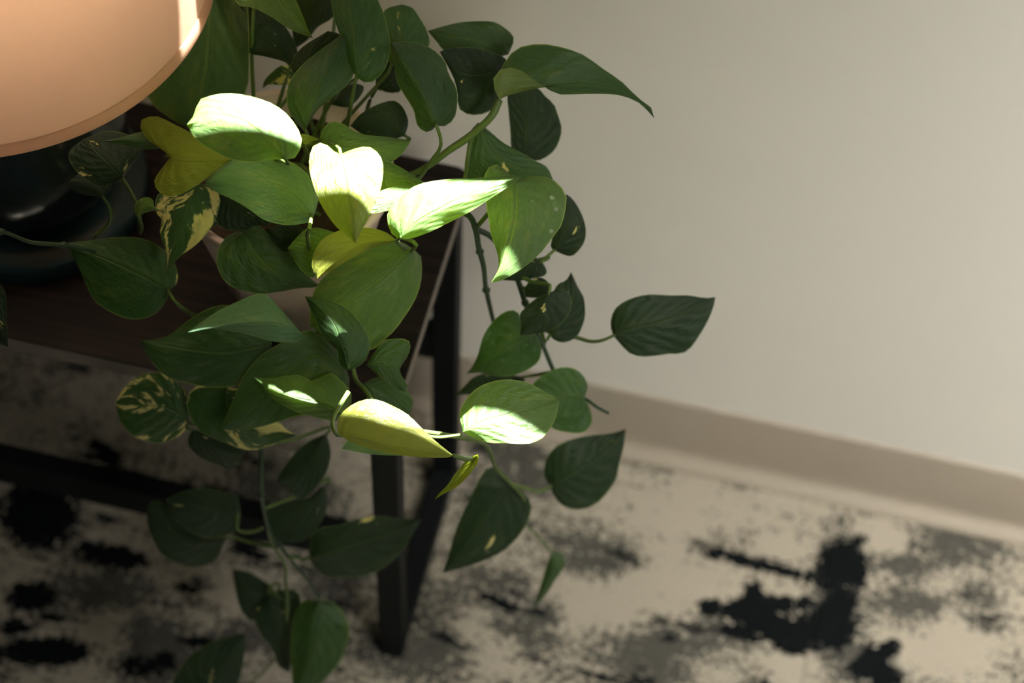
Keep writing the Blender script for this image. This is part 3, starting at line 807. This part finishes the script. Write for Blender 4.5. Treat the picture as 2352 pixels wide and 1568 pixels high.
    ('D', 1.730, .0, .10, .003, 0, [(1205,865),(1150,858),(1110,858),(1085,868),(1065,888),(1045,908)], [(1205,865),(1200,885),(1150,900),(1090,905),(1045,908)], [(1205,865),(1120,880),(1045,908)], 'v'),
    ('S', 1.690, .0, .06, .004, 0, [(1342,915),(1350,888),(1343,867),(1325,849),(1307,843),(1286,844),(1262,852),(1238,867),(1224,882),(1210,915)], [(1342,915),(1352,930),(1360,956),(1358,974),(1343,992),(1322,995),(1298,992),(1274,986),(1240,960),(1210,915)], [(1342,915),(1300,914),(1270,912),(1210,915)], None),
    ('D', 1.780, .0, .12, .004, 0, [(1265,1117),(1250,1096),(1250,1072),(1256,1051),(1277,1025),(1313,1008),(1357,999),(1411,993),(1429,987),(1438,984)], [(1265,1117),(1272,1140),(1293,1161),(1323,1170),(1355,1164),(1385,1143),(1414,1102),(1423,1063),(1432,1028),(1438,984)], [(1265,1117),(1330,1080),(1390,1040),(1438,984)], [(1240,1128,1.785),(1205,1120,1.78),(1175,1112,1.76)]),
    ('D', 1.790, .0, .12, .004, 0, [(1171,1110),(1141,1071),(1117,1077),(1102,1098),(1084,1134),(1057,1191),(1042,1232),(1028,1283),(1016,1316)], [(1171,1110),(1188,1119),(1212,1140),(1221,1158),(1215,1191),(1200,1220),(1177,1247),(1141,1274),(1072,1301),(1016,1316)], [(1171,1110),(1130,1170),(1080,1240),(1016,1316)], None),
    ('G', 1.860, .0, .10, .004, 0, [(1266,1268),(1257,1292),(1245,1331),(1233,1372),(1223,1400)], [(1266,1268),(1287,1268),(1299,1286),(1293,1307),(1275,1331),(1260,1357),(1236,1384),(1223,1400)], [(1266,1268),(1270,1310),(1250,1350),(1223,1400)], None),
    # left side under the lamp
    ('S', 1.610, .0, .03, .004, 0, [(390,666),(408,648),(405,613),(384,580),(343,553),(298,544),(253,546),(209,552),(150,558)], [(390,666),(381,693),(357,720),(322,733),(283,729),(244,711),(214,687),(197,651),(182,616),(167,586),(150,558)], [(390,666),(300,620),(220,585),(150,558)], [(400,690,1.60),(425,712,1.64),(455,728,1.70)]),
    ('D', 1.585, .0, .0, .003, 0, [(283,410),(298,386),(318,354),(310,318),(250,300),(190,320)], [(283,410),(262,419),(226,427),(191,407),(167,383),(158,350),(190,320)], [(283,410),(240,365),(190,320)], [(300,440,1.60),(318,480,1.61),(322,530,1.64)]),
    ('D', 1.610, .0, .0, .003, 0, [(238,452),(257,430),(250,400),(200,390),(160,415)], [(238,452),(191,446),(160,428),(160,415)], [(238,452),(205,425),(160,415)], [(252,478,1.62),(252,510,1.63),(215,546,1.65)]),
    ('F', 1.550, .0, .0, .003, 0, [(313,498),(307,479),(316,461),(337,452),(352,460),(355,476),(386,490)], [(313,498),(330,490),(355,484),(386,490)], [(313,498),(335,476),(386,490)], [(325,520,1.60),(322,533,1.63)]),
    ('D', 1.500, .0, .1, .003, 0, [(-40,640),(8,660),(16,740),(18,797)], [(-40,640),(-70,700),(-40,770),(18,797)], [(-40,640),(-20,720),(18,797)], None),
    # marbled leaves in front of the table edge
    ('V', 1.665, .0, .10, .004, 0, [(432,965),(436,915),(410,880),(366,855),(320,862),(285,890),(265,925)], [(432,965),(425,990),(401,1007),(369,1018),(330,1012),(300,996),(275,965),(265,925)], [(432,965),(380,935),(320,930),(265,925)], 'v'),
    ('V', 1.655, .0, .08, .003, 0, [(520,890),(467,884),(443,890),(430,910),(428,933),(440,965),(452,985),(479,1001),(523,1019),(568,1034),(610,1028),(651,1010),(681,997)], [(520,890),(580,900),(630,955),(660,988),(681,997)], [(520,890),(530,950),(600,1000),(681,997)], 'v'),
    ('D', 1.675, .0, .10, .003, 0, [(440,985),(432,1020),(460,1050),(503,1068),(535,1078),(562,1045)], [(440,985),(500,1000),(560,1025),(562,1045)], [(440,985),(500,1030),(562,1045)], 'v'),
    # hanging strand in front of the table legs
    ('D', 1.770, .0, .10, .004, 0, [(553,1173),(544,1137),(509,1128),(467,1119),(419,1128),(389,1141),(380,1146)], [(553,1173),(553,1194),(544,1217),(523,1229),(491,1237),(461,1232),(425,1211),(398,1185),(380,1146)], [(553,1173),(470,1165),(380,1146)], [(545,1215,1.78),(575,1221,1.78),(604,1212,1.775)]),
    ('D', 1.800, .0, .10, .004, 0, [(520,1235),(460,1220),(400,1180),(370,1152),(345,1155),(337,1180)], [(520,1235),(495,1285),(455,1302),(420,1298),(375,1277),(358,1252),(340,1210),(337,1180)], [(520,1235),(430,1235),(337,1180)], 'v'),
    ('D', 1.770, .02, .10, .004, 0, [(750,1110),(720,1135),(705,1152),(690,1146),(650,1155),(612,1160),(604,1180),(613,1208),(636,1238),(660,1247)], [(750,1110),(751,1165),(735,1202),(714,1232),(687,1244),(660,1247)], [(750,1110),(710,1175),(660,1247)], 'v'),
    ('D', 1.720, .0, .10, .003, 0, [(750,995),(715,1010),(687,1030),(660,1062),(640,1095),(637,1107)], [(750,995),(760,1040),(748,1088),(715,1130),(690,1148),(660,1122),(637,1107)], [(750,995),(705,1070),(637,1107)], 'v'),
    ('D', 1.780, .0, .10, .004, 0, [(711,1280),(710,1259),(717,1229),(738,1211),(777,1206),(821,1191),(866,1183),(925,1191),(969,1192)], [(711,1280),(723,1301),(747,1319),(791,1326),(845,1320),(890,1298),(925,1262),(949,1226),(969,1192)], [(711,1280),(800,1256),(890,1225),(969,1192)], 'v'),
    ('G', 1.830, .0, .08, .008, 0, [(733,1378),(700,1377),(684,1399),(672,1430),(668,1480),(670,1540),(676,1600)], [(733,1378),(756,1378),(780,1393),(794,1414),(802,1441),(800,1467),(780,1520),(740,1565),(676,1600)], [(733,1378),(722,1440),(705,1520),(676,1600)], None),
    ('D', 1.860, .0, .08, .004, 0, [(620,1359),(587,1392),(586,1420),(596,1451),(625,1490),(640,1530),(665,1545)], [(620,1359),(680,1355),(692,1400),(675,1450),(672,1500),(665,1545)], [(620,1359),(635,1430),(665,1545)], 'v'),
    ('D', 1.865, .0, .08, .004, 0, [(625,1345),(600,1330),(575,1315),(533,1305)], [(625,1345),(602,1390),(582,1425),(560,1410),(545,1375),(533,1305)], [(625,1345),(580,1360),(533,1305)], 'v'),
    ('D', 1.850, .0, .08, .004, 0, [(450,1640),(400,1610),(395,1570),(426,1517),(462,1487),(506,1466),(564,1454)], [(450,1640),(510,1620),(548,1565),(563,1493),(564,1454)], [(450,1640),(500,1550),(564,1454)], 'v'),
]

NT_, NS_ = 18, 5
LEAFOBJ = []
for li, (mk, d0, gx, gy, cup, under, A, B, Mi, pet) in enumerate(LEAVES):
    rnd = random.Random(li * 13 + 5)
    ca, cb = catmull([(x, y, 0) for x, y in A], NT_), catmull([(x, y, 0) for x, y in B], NT_)
    cm_ = catmull([(x, y, 0) for x, y in Mi], 60)
    cx = sum(p.x for p in cm_) / 61
    cy = sum(p.y for p in cm_) / 61
    ph1, ph2 = rnd.uniform(0, 6), rnd.uniform(0, 6)
    size = (cm_[0] - cm_[-1]).length / 250.0
    twisted = (A[0] == (1147, 229))

    def dep(px, py, t, s, side):
        d = d0 + gx * (px - cx) / 1000 + gy * (py - cy) / 1000
        d += 2.3 * cup * (s ** 1.2) * (1 - 0.4 * t)
        d += size * 0.012 * (t - 0.4) ** 2 * 1.6          # bowed along the midrib
        d += size * 0.0016 * math.sin(t * 9 + ph1 + side) * s
        d += size * 0.0008 * math.sin(t * 21 + ph2 + side * 2) * s * s
        if twisted:
            if side > 0:
                d -= 0.020 * s * max(0.0, 1 - t * 2.2)
            else:
                d += 0.016 * s * max(0.0, 1 - t * 1.6)
        return d

    verts, uvs, faces = [], [], []
    W = 2 * NS_ + 1
    for i in range(NT_ + 1):
        t = i / NT_
        m = cm_[min(60, int(round(60 * t ** 1.25)))]
        for k in range(-NS_, NS_ + 1):
            s = abs(k) / NS_
            e = ca[i] if k < 0 else cb[i]
            q = m.lerp(e, s)
            verts.append(at(q.x, q.y, dep(q.x, q.y, t, s, -1 if k < 0 else 1)))
            uvs.append((t, k / NS_))
    for i in range(NT_):
        for k in range(W - 1):
            a = i * W + k
            faces.append((a, a + 1, a + W + 1, a + W))
    # face the upper side of the blade the right way
    tot = Vector((0, 0, 0))
    for f in faces:
        tot += (verts[f[1]] - verts[f[0]]).cross(verts[f[3]] - verts[f[0]])
    seen = tot.dot(CAM - verts[len(verts) // 2]) > 0
    if seen == bool(under):
        faces = [tuple(reversed(f)) for f in faces]
    lf = mesh_obj('leaf', verts, faces, M[mk], None, True, uvs)
    reparent(lf, plant)
    if mk in 'VY':
        lf['label'] = 'green leaf marbled with cream' if mk == 'V' else 'young yellow-green leaf'
    LEAFOBJ.append(lf)
    base = verts[NS_]
    # stalk of the leaf
    d_in = (verts[NS_ + 3 * W] - base).normalized()
    path = None
    root = base + d_in * 0.002 - (CAM - base).normalized() * 0.0016
    if pet == 'p':
        tgt = SOIL + Vector((rnd.uniform(-.035, .035), rnd.uniform(-.035, .035), 0))
        mid = (base + tgt) / 2 + Vector((0, 0, 0.02)) - d_in * 0.012 - (CAM - base).normalized() * 0.02
        path = [root, base - d_in * 0.004 - (CAM - base).normalized() * 0.004, mid, tgt]
    elif pet == 'v':
        tgt = min(VPTS, key=lambda q: (q - base).length)
        path = [root, base - d_in * 0.006 - (CAM - base).normalized() * 0.004, (base + tgt) / 2 - (CAM - base).normalized() * 0.006, tgt]
    elif pet:
        path = [root] + [at(*q) for q in pet]
    if path:
        ps = tube('petiole', path, [0.0011, 0.0015, 0.0017], M['stem'], None, 7)
        ps.parent = lf

# pale dried water marks on the drooping leaf by the table corner
drop_leaf = [o for o, l in zip(LEAFOBJ, LEAVES) if l[6][0] == (1185, 415)][0]
for (px, py, r) in ((1266, 455, .0024), (1275, 480, .0021), (1265, 531, .0020), (1222, 462, .0010)):
    deps = min(drop_leaf.data.vertices, key=lambda v: ((v.co - CAM).normalized() - (at(px, py, 1) - CAM).normalized()).length)
    d = (deps.co - CAM).dot(_f) - 0.0016
    c = at(px, py, d)
    vs, fs = [c - _f * 0.0006], []
    for kk in range(14):
        a = 2 * math.pi * kk / 14
        vs.append(c + _r * (r * math.cos(a)) + _u * (r * 0.85 * math.sin(a)) + _f * 0.0012)
    for kk in range(14):
        fs.append((0, 1 + kk, 1 + (kk + 1) % 14))
    wm = mesh_obj('water_mark', vs, fs, M['drop'], None, True)
    wm.parent = drop_leaf
